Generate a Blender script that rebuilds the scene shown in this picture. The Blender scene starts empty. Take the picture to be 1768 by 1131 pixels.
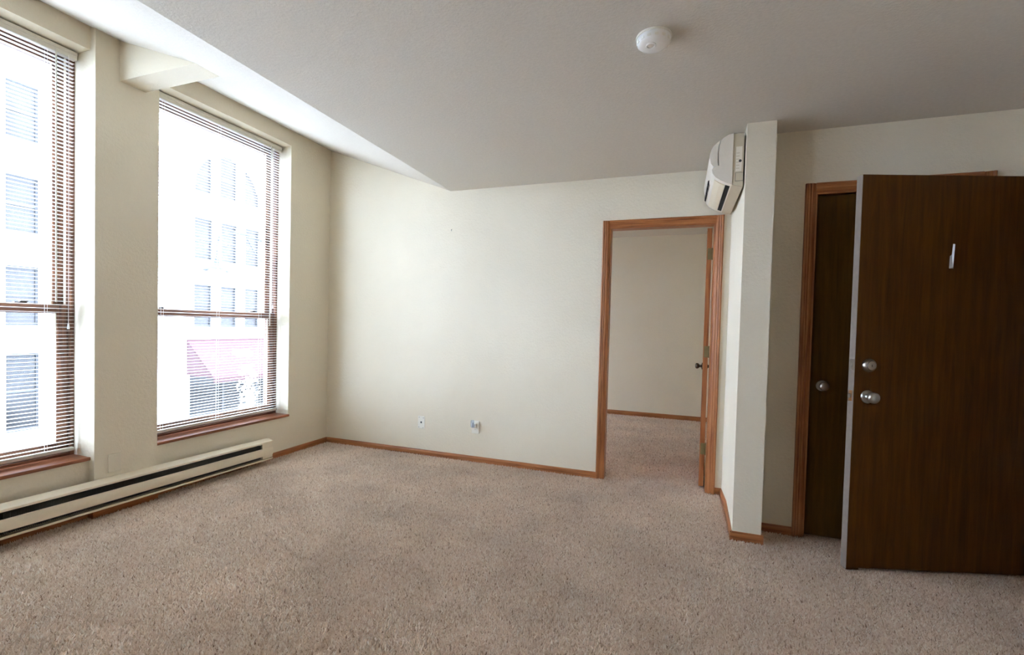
import bpy, bmesh, math, random
import numpy as np
from mathutils import Matrix, Vector

S = bpy.context.scene
COL = S.collection
random.seed(7)

# ------------------------------------------------------------------ camera
FPX, CYPX = 800.2412, 582.6474                 # focal length and principal row in pixels of the 1768x1131 frame
yaw, pitch, roll = 0.3452, -0.025, 0.0256
a_ = Vector((-math.sin(yaw), math.cos(yaw), 0)); r_ = Vector((math.cos(yaw), math.sin(yaw), 0)); u_ = Vector((0, 0, 1))
fw = a_ * math.cos(pitch) + u_ * math.sin(pitch); u2 = u_ * math.cos(pitch) - a_ * math.sin(pitch)
rt = r_ * math.cos(roll) + u2 * math.sin(roll); up = u2 * math.cos(roll) - r_ * math.sin(roll)
cd = bpy.data.cameras.new('camera')
cd.sensor_fit = 'HORIZONTAL'; cd.sensor_width = 36; cd.lens = FPX * 36 / 1768
cd.shift_y = (CYPX - 565.5) / 1768
cd.clip_start = 0.05; cd.clip_end = 300
cam = bpy.data.objects.new('camera', cd); COL.objects.link(cam)
cam.matrix_world = Matrix(((rt.x, up.x, -fw.x, 0), (rt.y, up.y, -fw.y, 0), (rt.z, up.z, -fw.z, 1.228), (0, 0, 0, 1)))
S.camera = cam

# ------------------------------------------------------------------ sky: even bright overcast
w = bpy.data.worlds.new('overcast_sky'); S.world = w; w.use_nodes = True
bg = w.node_tree.nodes['Background']
bg.inputs[0].default_value = (0.755, 0.885, 1.15, 1); bg.inputs[1].default_value = 1.0
S.view_settings.view_transform = 'Standard'; S.view_settings.look = 'None'
S.view_settings.gamma = 1.0; S.view_settings.use_curve_mapping = False
S.view_settings.exposure = 5.14
S.cycles.use_denoising = True
S.cycles.max_bounces = 14; S.cycles.diffuse_bounces = 8; S.cycles.glossy_bounces = 4
S.cycles.transparent_max_bounces = 16; S.cycles.caustics_reflective = False

# ------------------------------------------------------------------ materials
def _mat(name):
    m = bpy.data.materials.new(name); m.use_nodes = True
    nt = m.node_tree
    return m, nt, nt.nodes['Principled BSDF']
def N(nt, t, **k):
    n = nt.nodes.new(t)
    for a, v in k.items():
        if a in n.inputs.keys(): n.inputs[a].default_value = v
        else: setattr(n, a, v)
    return n
def plain(name, c, rough=0.5, metal=0.0, noise=0.06, scale=40, bump=0.0, bscale=120, spec=0.5):
    m, nt, b = _mat(name)
    b.inputs['Roughness'].default_value = rough; b.inputs['Metallic'].default_value = metal
    b.inputs['Specular IOR Level'].default_value = spec
    tc = N(nt, 'ShaderNodeTexCoord')
    nz = N(nt, 'ShaderNodeTexNoise', Scale=scale, Detail=3.0)
    nt.links.new(tc.outputs['Object'], nz.inputs['Vector'])
    rp = N(nt, 'ShaderNodeValToRGB')
    d = noise
    rp.color_ramp.elements[0].position = 0.3; rp.color_ramp.elements[1].position = 0.7
    rp.color_ramp.elements[0].color = tuple(max(0, v * (1 - d)) for v in c) + (1,)
    rp.color_ramp.elements[1].color = tuple(min(1, v * (1 + d)) for v in c) + (1,)
    nt.links.new(nz.outputs['Fac'], rp.inputs['Fac']); nt.links.new(rp.outputs['Color'], b.inputs['Base Color'])
    if bump:
        n2 = N(nt, 'ShaderNodeTexNoise', Scale=bscale, Detail=4.0, Roughness=0.6)
        nt.links.new(tc.outputs['Object'], n2.inputs['Vector'])
        bp = N(nt, 'ShaderNodeBump', Strength=bump, Distance=0.004)
        nt.links.new(n2.outputs['Fac'], bp.inputs['Height']); nt.links.new(bp.outputs['Normal'], b.inputs['Normal'])
    return m
def wood(name, dark, mid, light, axis=2, rough=0.38, fine=1.0, spec=0.35):
    m, nt, b = _mat(name)
    tc = N(nt, 'ShaderNodeTexCoord'); mp = N(nt, 'ShaderNodeMapping')
    sc = [34 * fine, 34 * fine, 34 * fine]; sc[axis] = 1.6
    mp.inputs['Scale'].default_value = sc
    nt.links.new(tc.outputs['Object'], mp.inputs['Vector'])
    nz = N(nt, 'ShaderNodeTexNoise', Scale=1.5, Detail=6.0, Roughness=0.62, Distortion=0.5)
    nt.links.new(mp.outputs['Vector'], nz.inputs['Vector'])
    rp = N(nt, 'ShaderNodeValToRGB'); e = rp.color_ramp.elements
    e[0].position = 0.30; e[0].color = dark + (1,)
    e[1].position = 0.72; e[1].color = light + (1,)
    x = e.new(0.5); x.color = mid + (1,)
    nt.links.new(nz.outputs['Fac'], rp.inputs['Fac']); nt.links.new(rp.outputs['Color'], b.inputs['Base Color'])
    b.inputs['Roughness'].default_value = rough; b.inputs['Specular IOR Level'].default_value = spec
    bp = N(nt, 'ShaderNodeBump', Strength=0.12, Distance=0.001)
    nt.links.new(nz.outputs['Fac'], bp.inputs['Height']); nt.links.new(bp.outputs['Normal'], b.inputs['Normal'])
    return m
def glass(name, tint=(0.96, 0.98, 0.98)):
    m, nt, b = _mat(name); nt.nodes.remove(b)
    out = nt.nodes['Material Output']
    tr = N(nt, 'ShaderNodeBsdfTransparent'); tr.inputs[0].default_value = tint + (1,)
    gl = N(nt, 'ShaderNodeBsdfGlossy'); gl.inputs['Roughness'].default_value = 0.02
    lw = N(nt, 'ShaderNodeLayerWeight', Blend=0.5)
    pw = N(nt, 'ShaderNodeMath', operation='POWER'); pw.inputs[1].default_value = 5.0
    fr = N(nt, 'ShaderNodeMath', operation='MULTIPLY_ADD'); fr.inputs[1].default_value = 0.6; fr.inputs[2].default_value = 0.03
    nt.links.new(lw.outputs['Facing'], pw.inputs[0]); nt.links.new(pw.outputs[0], fr.inputs[0])
    mx = N(nt, 'ShaderNodeMixShader')
    nt.links.new(fr.outputs[0], mx.inputs[0]); nt.links.new(tr.outputs[0], mx.inputs[1]); nt.links.new(gl.outputs[0], mx.inputs[2])
    nt.links.new(mx.outputs[0], out.inputs['Surface'])
    return m
def carpet(name, attr):
    m, nt, b = _mat(name)
    b.inputs['Roughness'].default_value = 0.95; b.inputs['Specular IOR Level'].default_value = 0.1
    rp = N(nt, 'ShaderNodeValToRGB'); e = rp.color_ramp.elements
    cols = [(0.00, (0.34, 0.215, 0.14)), (0.15, (0.53, 0.365, 0.255)), (0.45, (0.76, 0.575, 0.435)), (0.80, (0.87, 0.70, 0.56)), (1.0, (0.92, 0.80, 0.68))]
    e[0].position = cols[0][0]; e[0].color = cols[0][1] + (1,)
    e[1].position = cols[-1][0]; e[1].color = cols[-1][1] + (1,)
    for p, c in cols[1:-1]:
        x = e.new(p); x.color = c + (1,)
    tc = N(nt, 'ShaderNodeTexCoord')
    if attr:
        at = N(nt, 'ShaderNodeAttribute', attribute_name='yarn'); src = at.outputs['Fac']
    else:
        nz = N(nt, 'ShaderNodeTexNoise', Scale=150.0, Detail=2.0)
        nt.links.new(tc.outputs['Object'], nz.inputs['Vector'])
        mr = N(nt, 'ShaderNodeMapRange'); mr.inputs[1].default_value = 0.3; mr.inputs[2].default_value = 0.7
        nt.links.new(nz.outputs['Fac'], mr.inputs[0]); src = mr.outputs[0]
    nt.links.new(src, rp.inputs['Fac'])
    n2 = N(nt, 'ShaderNodeTexNoise', Scale=2.2, Detail=2.0)        # broad trodden patches
    nt.links.new(tc.outputs['Object'], n2.inputs['Vector'])
    m2 = N(nt, 'ShaderNodeMapRange'); m2.inputs[1].default_value = 0.3; m2.inputs[2].default_value = 0.7; m2.inputs[3].default_value = 0.86; m2.inputs[4].default_value = 1.08
    nt.links.new(n2.outputs['Fac'], m2.inputs[0])
    mul = N(nt, 'ShaderNodeVectorMath', operation='SCALE')
    nt.links.new(rp.outputs['Color'], mul.inputs[0]); nt.links.new(m2.outputs[0], mul.inputs['Scale'])
    nt.links.new(mul.outputs[0], b.inputs['Base Color'])
    return m

M = {}
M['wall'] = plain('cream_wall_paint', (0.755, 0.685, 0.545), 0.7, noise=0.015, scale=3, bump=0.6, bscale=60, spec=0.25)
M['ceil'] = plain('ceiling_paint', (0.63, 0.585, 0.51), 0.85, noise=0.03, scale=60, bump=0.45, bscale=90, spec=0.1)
M['trimX'] = wood('oak_trim_x', (0.165, 0.050, 0.016), (0.36, 0.132, 0.044), (0.49, 0.205, 0.078), 0)
M['trimY'] = wood('oak_trim_y', (0.165, 0.050, 0.016), (0.36, 0.132, 0.044), (0.49, 0.205, 0.078), 1)
M['trimZ'] = wood('oak_trim_z', (0.165, 0.050, 0.016), (0.36, 0.132, 0.044), (0.49, 0.205, 0.078), 2)
M['sill'] = wood('window_sill_wood', (0.11, 0.036, 0.016), (0.24, 0.085, 0.040), (0.34, 0.135, 0.065), 1)
M['sashY'] = wood('sash_wood_y', (0.045, 0.017, 0.008), (0.125, 0.050, 0.024), (0.20, 0.090, 0.045), 1)
M['sashZ'] = wood('sash_wood_z', (0.045, 0.017, 0.008), (0.125, 0.050, 0.024), (0.20, 0.090, 0.045), 2)
M['door'] = wood('walnut_door_veneer', (0.060, 0.022, 0.002), (0.085, 0.033, 0.003), (0.115, 0.047, 0.005), 2, 0.45, 0.8, 0.12)
M['closetdoor'] = wood('closet_door_veneer', (0.058, 0.027, 0.003), (0.080, 0.038, 0.004), (0.105, 0.050, 0.007), 2, 0.45, 0.8, 0.12)
M['dooredge'] = plain('lit_door_edge', (0.21, 0.170, 0.135), 0.6)  # window light on the edge is put into this grey
M['nickel'] = plain('satin_nickel', (0.44, 0.42, 0.39), 0.30, 1.0, 0.03)
M['numeral'] = plain('brushed_numeral_metal', (0.50, 0.48, 0.46), 0.5, 0.7, 0.03)
M['darkmetal'] = plain('dark_knob_metal', (0.16, 0.14, 0.12), 0.25, 1.0, 0.03)
M['brass'] = plain('aged_brass', (0.62, 0.36, 0.18), 0.35, 1.0, 0.05)
M['olivebrass'] = plain('antique_brass_hinge', (0.22, 0.19, 0.09), 0.45, 0.6, 0.1)
M['plate'] = plain('ivory_plastic', (0.80, 0.77, 0.68), 0.4, noise=0.01)
M['plateb'] = plain('wall_coloured_plate', (0.70, 0.64, 0.51), 0.5, noise=0.01)
M['white'] = plain('white_plastic', (0.84, 0.83, 0.79), 0.4, noise=0.01)
M['acwhite'] = plain('air_conditioner_white', (0.82, 0.765, 0.66), 0.35, noise=0.01)
M['acbeige'] = plain('air_conditioner_beige', (0.60, 0.53, 0.39), 0.45, noise=0.01)
M['cream'] = plain('louvre_cream', (0.86, 0.78, 0.60), 0.4, noise=0.01)
M['black'] = plain('black_slot_shade', (0.006, 0.006, 0.006), 0.8, noise=0.0)  # flat black for the shade inside slots and holes
M['darkgrey'] = plain('dark_grey_plastic', (0.05, 0.05, 0.05), 0.5)
M['heater'] = plain('heater_cream_enamel', (0.78, 0.69, 0.53), 0.42, noise=0.02)
M['fin'] = plain('dark_heater_fins', (0.10, 0.095, 0.085), 0.5, 0.3, noise=0.2, scale=200)
M['slat'] = plain('white_blind_slat', (0.86, 0.86, 0.83), 0.4, noise=0.0)
M['headrail'] = plain('blind_headrail_cream', (0.66, 0.62, 0.53), 0.45, noise=0.01)
M['cord'] = plain('white_cord', (0.88, 0.87, 0.85), 0.7, noise=0.0)
M['liner'] = plain('cream_jamb_liner', (0.82, 0.77, 0.62), 0.5, noise=0.01)
M['trackshade'] = plain('dark_track_shade', (0.035, 0.026, 0.02), 0.7)  # shade of the upper sash channel put into the colour
M['glass'] = glass('window_glass')
M['nightlight'] = glass('clear_plastic', (0.80, 0.84, 0.92))
M['carpet'] = carpet('carpet_backing', False)
M['pile'] = carpet('carpet_yarn', True)
# outdoors
M['stone'] = plain('pale_facade_stone', (0.66, 0.66, 0.66), 0.8, noise=0.06, scale=0.9, bump=0.3, bscale=6)
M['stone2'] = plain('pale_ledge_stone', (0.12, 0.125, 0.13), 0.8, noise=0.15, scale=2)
M['xframe'] = plain('grey_blue_window_frame', (0.016, 0.017, 0.018), 0.5)
M['xpane'] = plain('facade_window_glass', (0.034, 0.033, 0.033), 0.1, noise=0.15, scale=1.5, spec=0.1)
M['xpane2'] = plain('dim_storefront_glass', (0.021, 0.021, 0.021), 0.12, noise=0.3, scale=1.2, spec=0.1)
M['awning'] = plain('red_awning_canvas', (0.034, 0.0080, 0.0105), 0.9, noise=0.05)
M['emblem'] = plain('white_awning_print', (0.82, 0.82, 0.80), 0.8, noise=0.01)
M['lamp'] = plain('lamp_post_grey_blue', (0.012, 0.015, 0.017), 0.8)
M['globe'] = plain('lamp_globe_glass', (0.75, 0.72, 0.66), 0.3, noise=0.02)
M['leaf'] = plain('pale_tree_leaf', (0.80, 0.82, 0.78), 0.6, noise=0.05)
M['bark'] = plain('young_tree_bark', (0.30, 0.26, 0.22), 0.8, noise=0.2)
M['asphalt'] = plain('street_asphalt', (0.12, 0.12, 0.125), 0.9, noise=0.12, scale=3)
M['walk'] = plain('concrete_sidewalk', (0.30, 0.30, 0.30), 0.9, noise=0.06, scale=2)

# ------------------------------------------------------------------ mesh helpers
def box(bm, x0, x1, y0, y1, z0, z1, bev=0.0, seg=1):
    vs = [bm.verts.new((x, y, z)) for z in (z0, z1) for y in (y0, y1) for x in (x0, x1)]
    fs = [bm.faces.new([vs[i] for i in q]) for q in ((0, 2, 3, 1), (4, 5, 7, 6), (0, 1, 5, 4), (2, 6, 7, 3), (0, 4, 6, 2), (1, 3, 7, 5))]
    if bev:
        es = list({e for f in fs for e in f.edges})
        bmesh.ops.bevel(bm, geom=es, offset=bev, segments=seg, affect='EDGES', profile=0.5)
    return vs
def prism(bm, pts, axis, a0, a1):
    """pts: 2-D outline in the two other axes (in x,y,z order), pushed along axis from a0 to a1."""
    def mk(p, a):
        c = list(p); c.insert(axis, a); return bm.verts.new(c)
    A = [mk(p, a0) for p in pts]; B = [mk(p, a1) for p in pts]
    n = len(pts)
    f = [bm.faces.new(A), bm.faces.new(B[::-1])]
    for i in range(n):
        f.append(bm.faces.new((A[i], B[i], B[(i + 1) % n], A[(i + 1) % n])))
    bmesh.ops.recalc_face_normals(bm, faces=f)
    return f
def lathe(bm, prof, mat, seg=24):
    """prof: (radius, height) pairs turned about local z; mat: 4x4 placement."""
    rings = []
    for r, h in prof:
        if r < 1e-6: rings.append([bm.verts.new(mat @ Vector((0, 0, h)))])
        else: rings.append([bm.verts.new(mat @ Vector((r * math.cos(2 * math.pi * i / seg), r * math.sin(2 * math.pi * i / seg), h))) for i in range(seg)])
    fs = []
    for A, B in zip(rings, rings[1:]):
        for i in range(seg):
            j = (i + 1) % seg
            if len(A) == 1 and len(B) == 1: continue
            if len(A) == 1: fs.append(bm.faces.new((A[0], B[i], B[j])))
            elif len(B) == 1: fs.append(bm.faces.new((A[i], B[0], A[j])))
            else: fs.append(bm.faces.new((A[i], B[i], B[j], A[j])))
    for ring in (rings[0], rings[-1]):
        if len(ring) > 2: fs.append(bm.faces.new(ring))
    bmesh.ops.recalc_face_normals(bm, faces=fs)
def tube(bm, pts, r, seg=8):
    pts = [Vector(p) for p in pts]; rings = []
    for i, p in enumerate(pts):
        t = (pts[min(i + 1, len(pts) - 1)] - pts[max(i - 1, 0)]).normalized()
        a = t.orthogonal().normalized() if abs(t.z) > 0.95 else t.cross(Vector((0, 0, 1))).normalized()
        b = t.cross(a)
        rr = r[i] if isinstance(r, (list, tuple)) else r
        rings.append([bm.verts.new(p + a * rr * math.cos(2 * math.pi * k / seg) + b * rr * math.sin(2 * math.pi * k / seg)) for k in range(seg)])
    fs = []
    for A, B in zip(rings, rings[1:]):
        for k in range(seg): fs.append(bm.faces.new((A[k], A[(k + 1) % seg], B[(k + 1) % seg], B[k])))
    fs += [bm.faces.new(rings[0]), bm.faces.new(rings[-1])]
    bmesh.ops.recalc_face_normals(bm, faces=fs)
def loc_of(o):
    v = Vector(o.location); p = o.parent
    while p: v += Vector(p.location); p = p.parent
    return v
def smooth(me, ang=35):
    for p in me.polygons: p.use_smooth = True
    try: me.set_sharp_from_angle(angle=math.radians(ang))
    except Exception: pass
def obj(name, bm, mat, parent=None, origin=None, sm=False):
    """one mesh object; vertices given in world coordinates, origin moved to `origin` (or its base centre)."""
    if origin is None and parent is None:
        xs = [v.co for v in bm.verts]
        origin = ((min(c.x for c in xs) + max(c.x for c in xs)) / 2, (min(c.y for c in xs) + max(c.y for c in xs)) / 2, min(c.z for c in xs))
    base = Vector(origin) if origin is not None else loc_of(parent)
    bmesh.ops.translate(bm, verts=bm.verts, vec=-base)
    me = bpy.data.meshes.new(name); bm.to_mesh(me); bm.free()
    me.materials.append(M[mat] if isinstance(mat, str) else mat)
    if sm: smooth(me)
    o = bpy.data.objects.new(name, me); COL.objects.link(o)
    if parent:
        o.parent = parent; o.location = base - loc_of(parent)
    else: o.location = base
    return o
def empty(name, loc):
    o = bpy.data.objects.new(name, None); COL.objects.link(o); o.location = loc; o.empty_display_size = 0.1
    return o
def tag(o, label=None, cat=None, group=None, kind=None):
    if label: o['label'] = label
    if cat: o['category'] = cat
    if group: o['group'] = group
    if kind: o['kind'] = kind
    return o
def B(*args, **k):
    bm = bmesh.new(); box(bm, *args, **k); return bm
def P(pts, axis, a0, a1):
    bm = bmesh.new(); prism(bm, pts, axis, a0, a1); return bm
def frame_at(origin, zdir, xdir=(0, 0, 1)):
    z = Vector(zdir).normalized(); x = Vector(xdir); x = (x - z * x.dot(z)).normalized(); y = z.cross(x)
    return Matrix(((x.x, y.x, z.x, origin[0]), (x.y, y.y, z.y, origin[1]), (x.z, y.z, z.z, origin[2]), (0, 0, 0, 1)))
def wall_holes(axis, p0, p1, u0, u1, z0, z1, holes):
    """slab between planes p0 and p1 of `axis` (0=x, 1=y), spanning u0..u1 and z0..z1, with rectangular holes (ua,ub,za,zb)."""
    bm = bmesh.new()
    us = sorted({u0, u1, *[h[0] for h in holes], *[h[1] for h in holes]}); zs = sorted({z0, z1, *[h[2] for h in holes], *[h[3] for h in holes]})
    us = [u for u in us if u0 <= u <= u1]; zs = [z for z in zs if z0 <= z <= z1]
    def solid(i, j):
        if i < 0 or j < 0 or i >= len(us) - 1 or j >= len(zs) - 1: return False
        cu, cz = (us[i] + us[i + 1]) / 2, (zs[j] + zs[j + 1]) / 2
        return not any(h[0] < cu < h[1] and h[2] < cz < h[3] for h in holes)
    cache = {}
    def v(p, u, z):
        k = (p, u, z)
        if k not in cache: cache[k] = bm.verts.new((p, u, z) if axis == 0 else (u, p, z))
        return cache[k]
    for i in range(len(us) - 1):
        for j in range(len(zs) - 1):
            if not solid(i, j): continue
            a, b, c, d = us[i], us[i + 1], zs[j], zs[j + 1]
            for p in (p0, p1): bm.faces.new((v(p, a, c), v(p, b, c), v(p, b, d), v(p, a, d)))
            if not solid(i - 1, j): bm.faces.new((v(p0, a, c), v(p1, a, c), v(p1, a, d), v(p0, a, d)))
            if not solid(i + 1, j): bm.faces.new((v(p0, b, c), v(p1, b, c), v(p1, b, d), v(p0, b, d)))
            if not solid(i, j - 1): bm.faces.new((v(p0, a, c), v(p1, a, c), v(p1, b, c), v(p0, b, c)))
            if not solid(i, j + 1): bm.faces.new((v(p0, a, d), v(p1, a, d), v(p1, b, d), v(p0, b, d)))
    bmesh.ops.recalc_face_normals(bm, faces=bm.faces)
    return bm
def structure(name, bm, mat, label, cat, sm=False):
    return tag(obj(name, bm, mat, sm=sm), label, cat, kind='structure')

# ------------------------------------------------------------------ main dimensions (metres; camera stands at x=0, y=0)
XW, XP = -3.351, -3.3015            # window wall, pillar front
YF, YF2 = 3.797, 3.885              # far wall
ZC, ZT, XCR = 2.438, 2.942, -1.9925 # flat ceiling, top of slope at window wall, crease
XR = 1.765                          # right wall
YB = -6.5                           # unseen wall behind the camera, set deep to cut bounce light
SILL, HEAD = 0.346, 2.806
W0 = (-0.92, 0.245); W1 = (0.605, 1.7702); W2 = (2.1298, 3.2945)  # W0: opening of the added window out of view
YBED = 6.76
DL, DR, DT = -0.549, 0.236, 2.038   # bedroom door opening inside its casing
KL, KR, KT = 0.739, 1.509, 2.064    # closet opening
slope = lambda x: ZC + (XCR - x) * (ZT - ZC) / (XCR - XW)

# ------------------------------------------------------------------ room shell
fl = structure('floor', B(-3.75, 3.2, -6.8, 7.0, -0.20, -0.008), 'carpet', 'beige frieze carpet floor running through into the next room', 'floor')
bm = bmesh.new()
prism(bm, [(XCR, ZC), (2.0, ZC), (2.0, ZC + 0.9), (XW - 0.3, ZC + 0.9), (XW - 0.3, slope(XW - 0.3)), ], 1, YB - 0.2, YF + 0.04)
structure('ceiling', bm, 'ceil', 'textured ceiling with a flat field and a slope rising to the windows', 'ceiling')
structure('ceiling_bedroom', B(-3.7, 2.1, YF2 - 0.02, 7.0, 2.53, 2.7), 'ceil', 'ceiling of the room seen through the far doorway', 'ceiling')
structure('wall_left', wall_holes(0, XW, XW - 0.30, YB - 0.1, 7.0, -0.2, 3.3,
    [(W1[0], W1[1], SILL, HEAD), (W2[0], W2[1], SILL, HEAD), (5.02, 5.86, SILL, HEAD), (W0[0], W0[1], SILL, HEAD)]), 'wall', 'cream window wall with two tall openings at the left', 'wall')
structure('wall_far', wall_holes(1, YF, YF2, XW - 0.1, 2.0, -0.1, 3.3, [(DL - 0.008, DR + 0.008, -0.1, DT + 0.008)]), 'wall', 'white far wall with the open bedroom doorway', 'wall')
structure('wall_bedroom', B(-3.6, 2.1, YBED, YBED + 0.1, -0.1, 2.6), 'wall', 'pale wall of the bedroom seen through the doorway', 'wall')
structure('wall_bedroom_side', B(0.40, 0.50, YF2, YBED, -0.1, 2.6), 'wall', 'bedroom side wall behind its open door', 'wall')  # pulled in close to keep the gap beside the open door dark
structure('wall_partition', P([(0.338, YF + 0.01), (0.349, 3.53), (0.335, 3.013), (0.488, 3.013), (0.488, YF + 0.01)], 2, -0.1, ZC + 0.02), 'wall',
    'short partition wall ending in a narrow post under the air conditioner', 'wall')
structure('wall_alcove', wall_holes(1, 3.218, 3.33, 0.46, XR + 0.05, -0.1, 2.6, [(KL - 0.006, KR + 0.006, -0.1, KT + 0.006)]), 'wall', 'shaded wall around the closet door', 'wall')
structure('wall_right', wall_holes(0, XR, XR + 0.12, YB - 0.1, YF + 0.02, -0.1, 2.7, [(2.20, 3.145, -0.1, 2.06)]), 'wall', 'right wall holding the entry doorway', 'wall')
structure('wall_back', B(XW - 0.1, XR + 0.1, YB - 0.12, YB, -0.1, 3.3), 'wall', 'wall behind the viewer', 'wall')
structure('wall_hall', wall_holes(0, 3.05, 3.15, 1.4, 4.0, -0.1, 2.6, []), 'wall', 'hallway wall beyond the entry doorway', 'wall')
bm = bmesh.new(); box(bm, XR + 0.1, 3.15, 1.3, 1.4, -0.1, 2.6); box(bm, XR + 0.1, 3.15, 3.9, 4.0, -0.1, 2.6); box(bm, XR + 0.1, 3.15, 1.3, 4.0, ZC, 2.6)
structure('wall_hall_end', bm, 'wall', 'hallway end walls and ceiling beyond the entry doorway', 'wall')

# pillars and beam
for y0, y1, lab in ((W1[1], W2[0], 'square wall pillar between the two tall windows'), (0.245, W1[0], 'wall pillar left of the leftmost window')):
    structure('pillar', B(XW, XP, y0, y1, -0.1, slope(XP) + 0.06), 'wall', lab, 'pillar')
xe = XCR - (2.6786 - ZC) * (XCR - XW) / (ZT - ZC)
structure('beam', P([(XP - 0.01, 2.6786), (xe + 0.005, 2.6786), (XP - 0.01, slope(XP) + 0.02)], 1, 1.898, 2.046), 'wall',
    'short plaster beam stub running from the pillar into the sloped ceiling', 'beam')

# ------------------------------------------------------------------ baseboards
def base_profile(t=0.012, h=0.058):
    return [(0, -0.01), (t, -0.01), (t, h * 0.62), (t * 0.8, h * 0.78), (t * 0.45, h * 0.9), (t * 0.4, h), (0, h)]
def baseboard(name, p0, p1, nrm, label, mat, h=0.047):
    """along p0-p1 on the floor, thickness towards nrm; ends may be mitred by giving longer front points."""
    bm = bmesh.new(); d = (Vector(p1) - Vector(p0))
    A = []; Bv = []
    n = Vector(nrm)
    for t, z in base_profile(h=h):
        A.append(bm.verts.new((p0[0] + n.x * t, p0[1] + n.y * t, z))); Bv.append(bm.verts.new((p1[0] + n.x * t, p1[1] + n.y * t, z)))
    k = len(A); f = [bm.faces.new(A), bm.faces.new(Bv[::-1])]
    for i in range(k): f.append(bm.faces.new((A[i], Bv[i], Bv[(i + 1) % k], A[(i + 1) % k])))
    bmesh.ops.recalc_face_normals(bm, faces=f)
    return tag(obj(name, bm, mat), label, 'baseboard', kind='structure')
baseboard('baseboard_left', (XW, W2[0] + 0.002), (XW, YF - 0.0005), (1, 0), 'oak baseboard running past the heater into the far left corner', 'trimY')
baseboard('baseboard_left', (XW, W1[0]), (XW, W1[1] - 0.002), (1, 0), 'oak baseboard in shadow under the left part of the heater', 'trimY')
baseboard('baseboard_pillar', (XP, W1[1]), (XP, W2[0]), (1, 0), 'oak baseboard strip across the foot of the window pillar', 'trimY')
baseboard('baseboard_pillar', (XW + 0.0121, W1[1]), (XP + 0.012, W1[1]), (0, -1), 'short oak baseboard return on the left side of the window pillar', 'trimX')
baseboard('baseboard_far', (XW + 0.0125, YF), (DL - 0.0555, YF), (0, -1), 'long oak baseboard along the white far wall', 'trimX')
baseboard('baseboard_far', (DR + 0.0555, YF), (0.337, YF), (0, -1), 'tiny oak baseboard piece right of the bedroom doorway', 'trimX')
baseboard('baseboard_partition', (0.338, YF - 0.013), (0.349, 3.53), (-1, 0), 'oak baseboard on the partition next to the doorway', 'trimY')
baseboard('baseboard_partition', (0.349, 3.53), (0.335, 3.002), (-1, 0), 'oak baseboard on the near half of the partition side', 'trimY')
baseboard('baseboard_post', (0.323, 3.013), (0.500, 3.013), (0, -1), 'oak baseboard across the narrow end of the partition', 'trimX')
baseboard('baseboard_partition', (0.488, 3.0125), (0.488, 3.2055), (1, 0), 'dark oak baseboard on the shaded side of the partition', 'trimY')
baseboard('baseboard_alcove', (0.488, 3.218), (KL - 0.0555, 3.218), (0, -1), 'dark oak baseboard between partition and closet casing', 'trimX')
baseboard('baseboard_alcove', (KR + 0.0555, 3.218), (XR, 3.218), (0, -1), 'oak baseboard right of the closet behind the open door', 'trimX')
baseboard('baseboard_bedroom', (-3.3, YBED), (0.4, YBED), (0, -1), 'oak baseboard along the bedroom wall beyond the doorway', 'trimX', 0.058)
baseboard('baseboard_right', (XR, YB), (XR, 2.14), (-1, 0), 'oak baseboard along the right wall', 'trimY')
baseboard('baseboard_back', (XW, YB), (XR, YB), (0, 1), 'oak baseboard along the wall behind the viewer', 'trimX')

# ------------------------------------------------------------------ door casings
def casing_board(parent, axis_long, face_y, lo, hi, a0, a1, inner_is_hi, mat):
    """moulded board on a wall facing -y. axis_long 2: vertical board spanning x lo..hi and z a0..a1; 0: head board spanning z lo..hi and x a0..a1."""
    wd = hi - lo
    prof = [(0, 0), (0, 0.016), (0.10, 0.019), (0.22, 0.019), (0.30, 0.0155), (0.42, 0.017), (0.58, 0.0125), (0.70, 0.0135), (0.86, 0.010), (1.0, 0.006), (1.0, 0)]
    bm = bmesh.new()
    pts = []
    for t, d in prof:
        c = (lo + wd * t) if inner_is_hi else (hi - wd * t)
        pts.append((c, face_y - d))
    if axis_long == 2: prism(bm, pts, 2, a0, a1)
    else: prism(bm, [(y, c) for c, y in pts], 0, a0, a1)
    return obj('casing', bm, mat, parent)
def door_frame(name, x0, x1, zt, face_y, depth, label, mX, mZ, cw=0.055):
    e = tag(empty(name, ((x0 + x1) / 2, face_y, 0)), label, 'door frame', kind='structure')
    casing_board(e, 2, face_y, x0 - cw, x0, -0.01, zt + cw, True, mZ)
    casing_board(e, 2, face_y, x1, x1 + cw, -0.01, zt + cw, False, mZ)
    casing_board(e, 0, face_y - 0.0004, zt, zt + cw, x0 - cw * 0.02, x1 + cw * 0.02, False, mX)
    t = 0.018
    y1 = face_y + depth
    obj('jamb', B(x0 - 0.006, x0 + t * 0.55, face_y - 0.004, y1 + 0.002, -0.01, zt + 0.005, bev=0.001), mZ, e)
    obj('jamb', B(x1 - t * 0.55, x1 + 0.006, face_y - 0.004, y1 + 0.002, -0.01, zt + 0.005, bev=0.001), mZ, e)
    obj('jamb', B(x0 + t * 0.56, x1 - t * 0.56, face_y - 0.004, y1 + 0.002, zt - t * 0.55, zt + 0.005, bev=0.001), mX, e)
    return e
door_frame('trim_1', DL, DR, DT, YF, YF2 - YF, 'oak casing and jamb around the open bedroom doorway', 'trimX', 'trimZ')
door_frame('trim_2', KL, KR, KT, 3.218, 0.10, 'dark oak casing around the closet door', 'trimX', 'trimZ')

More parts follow.
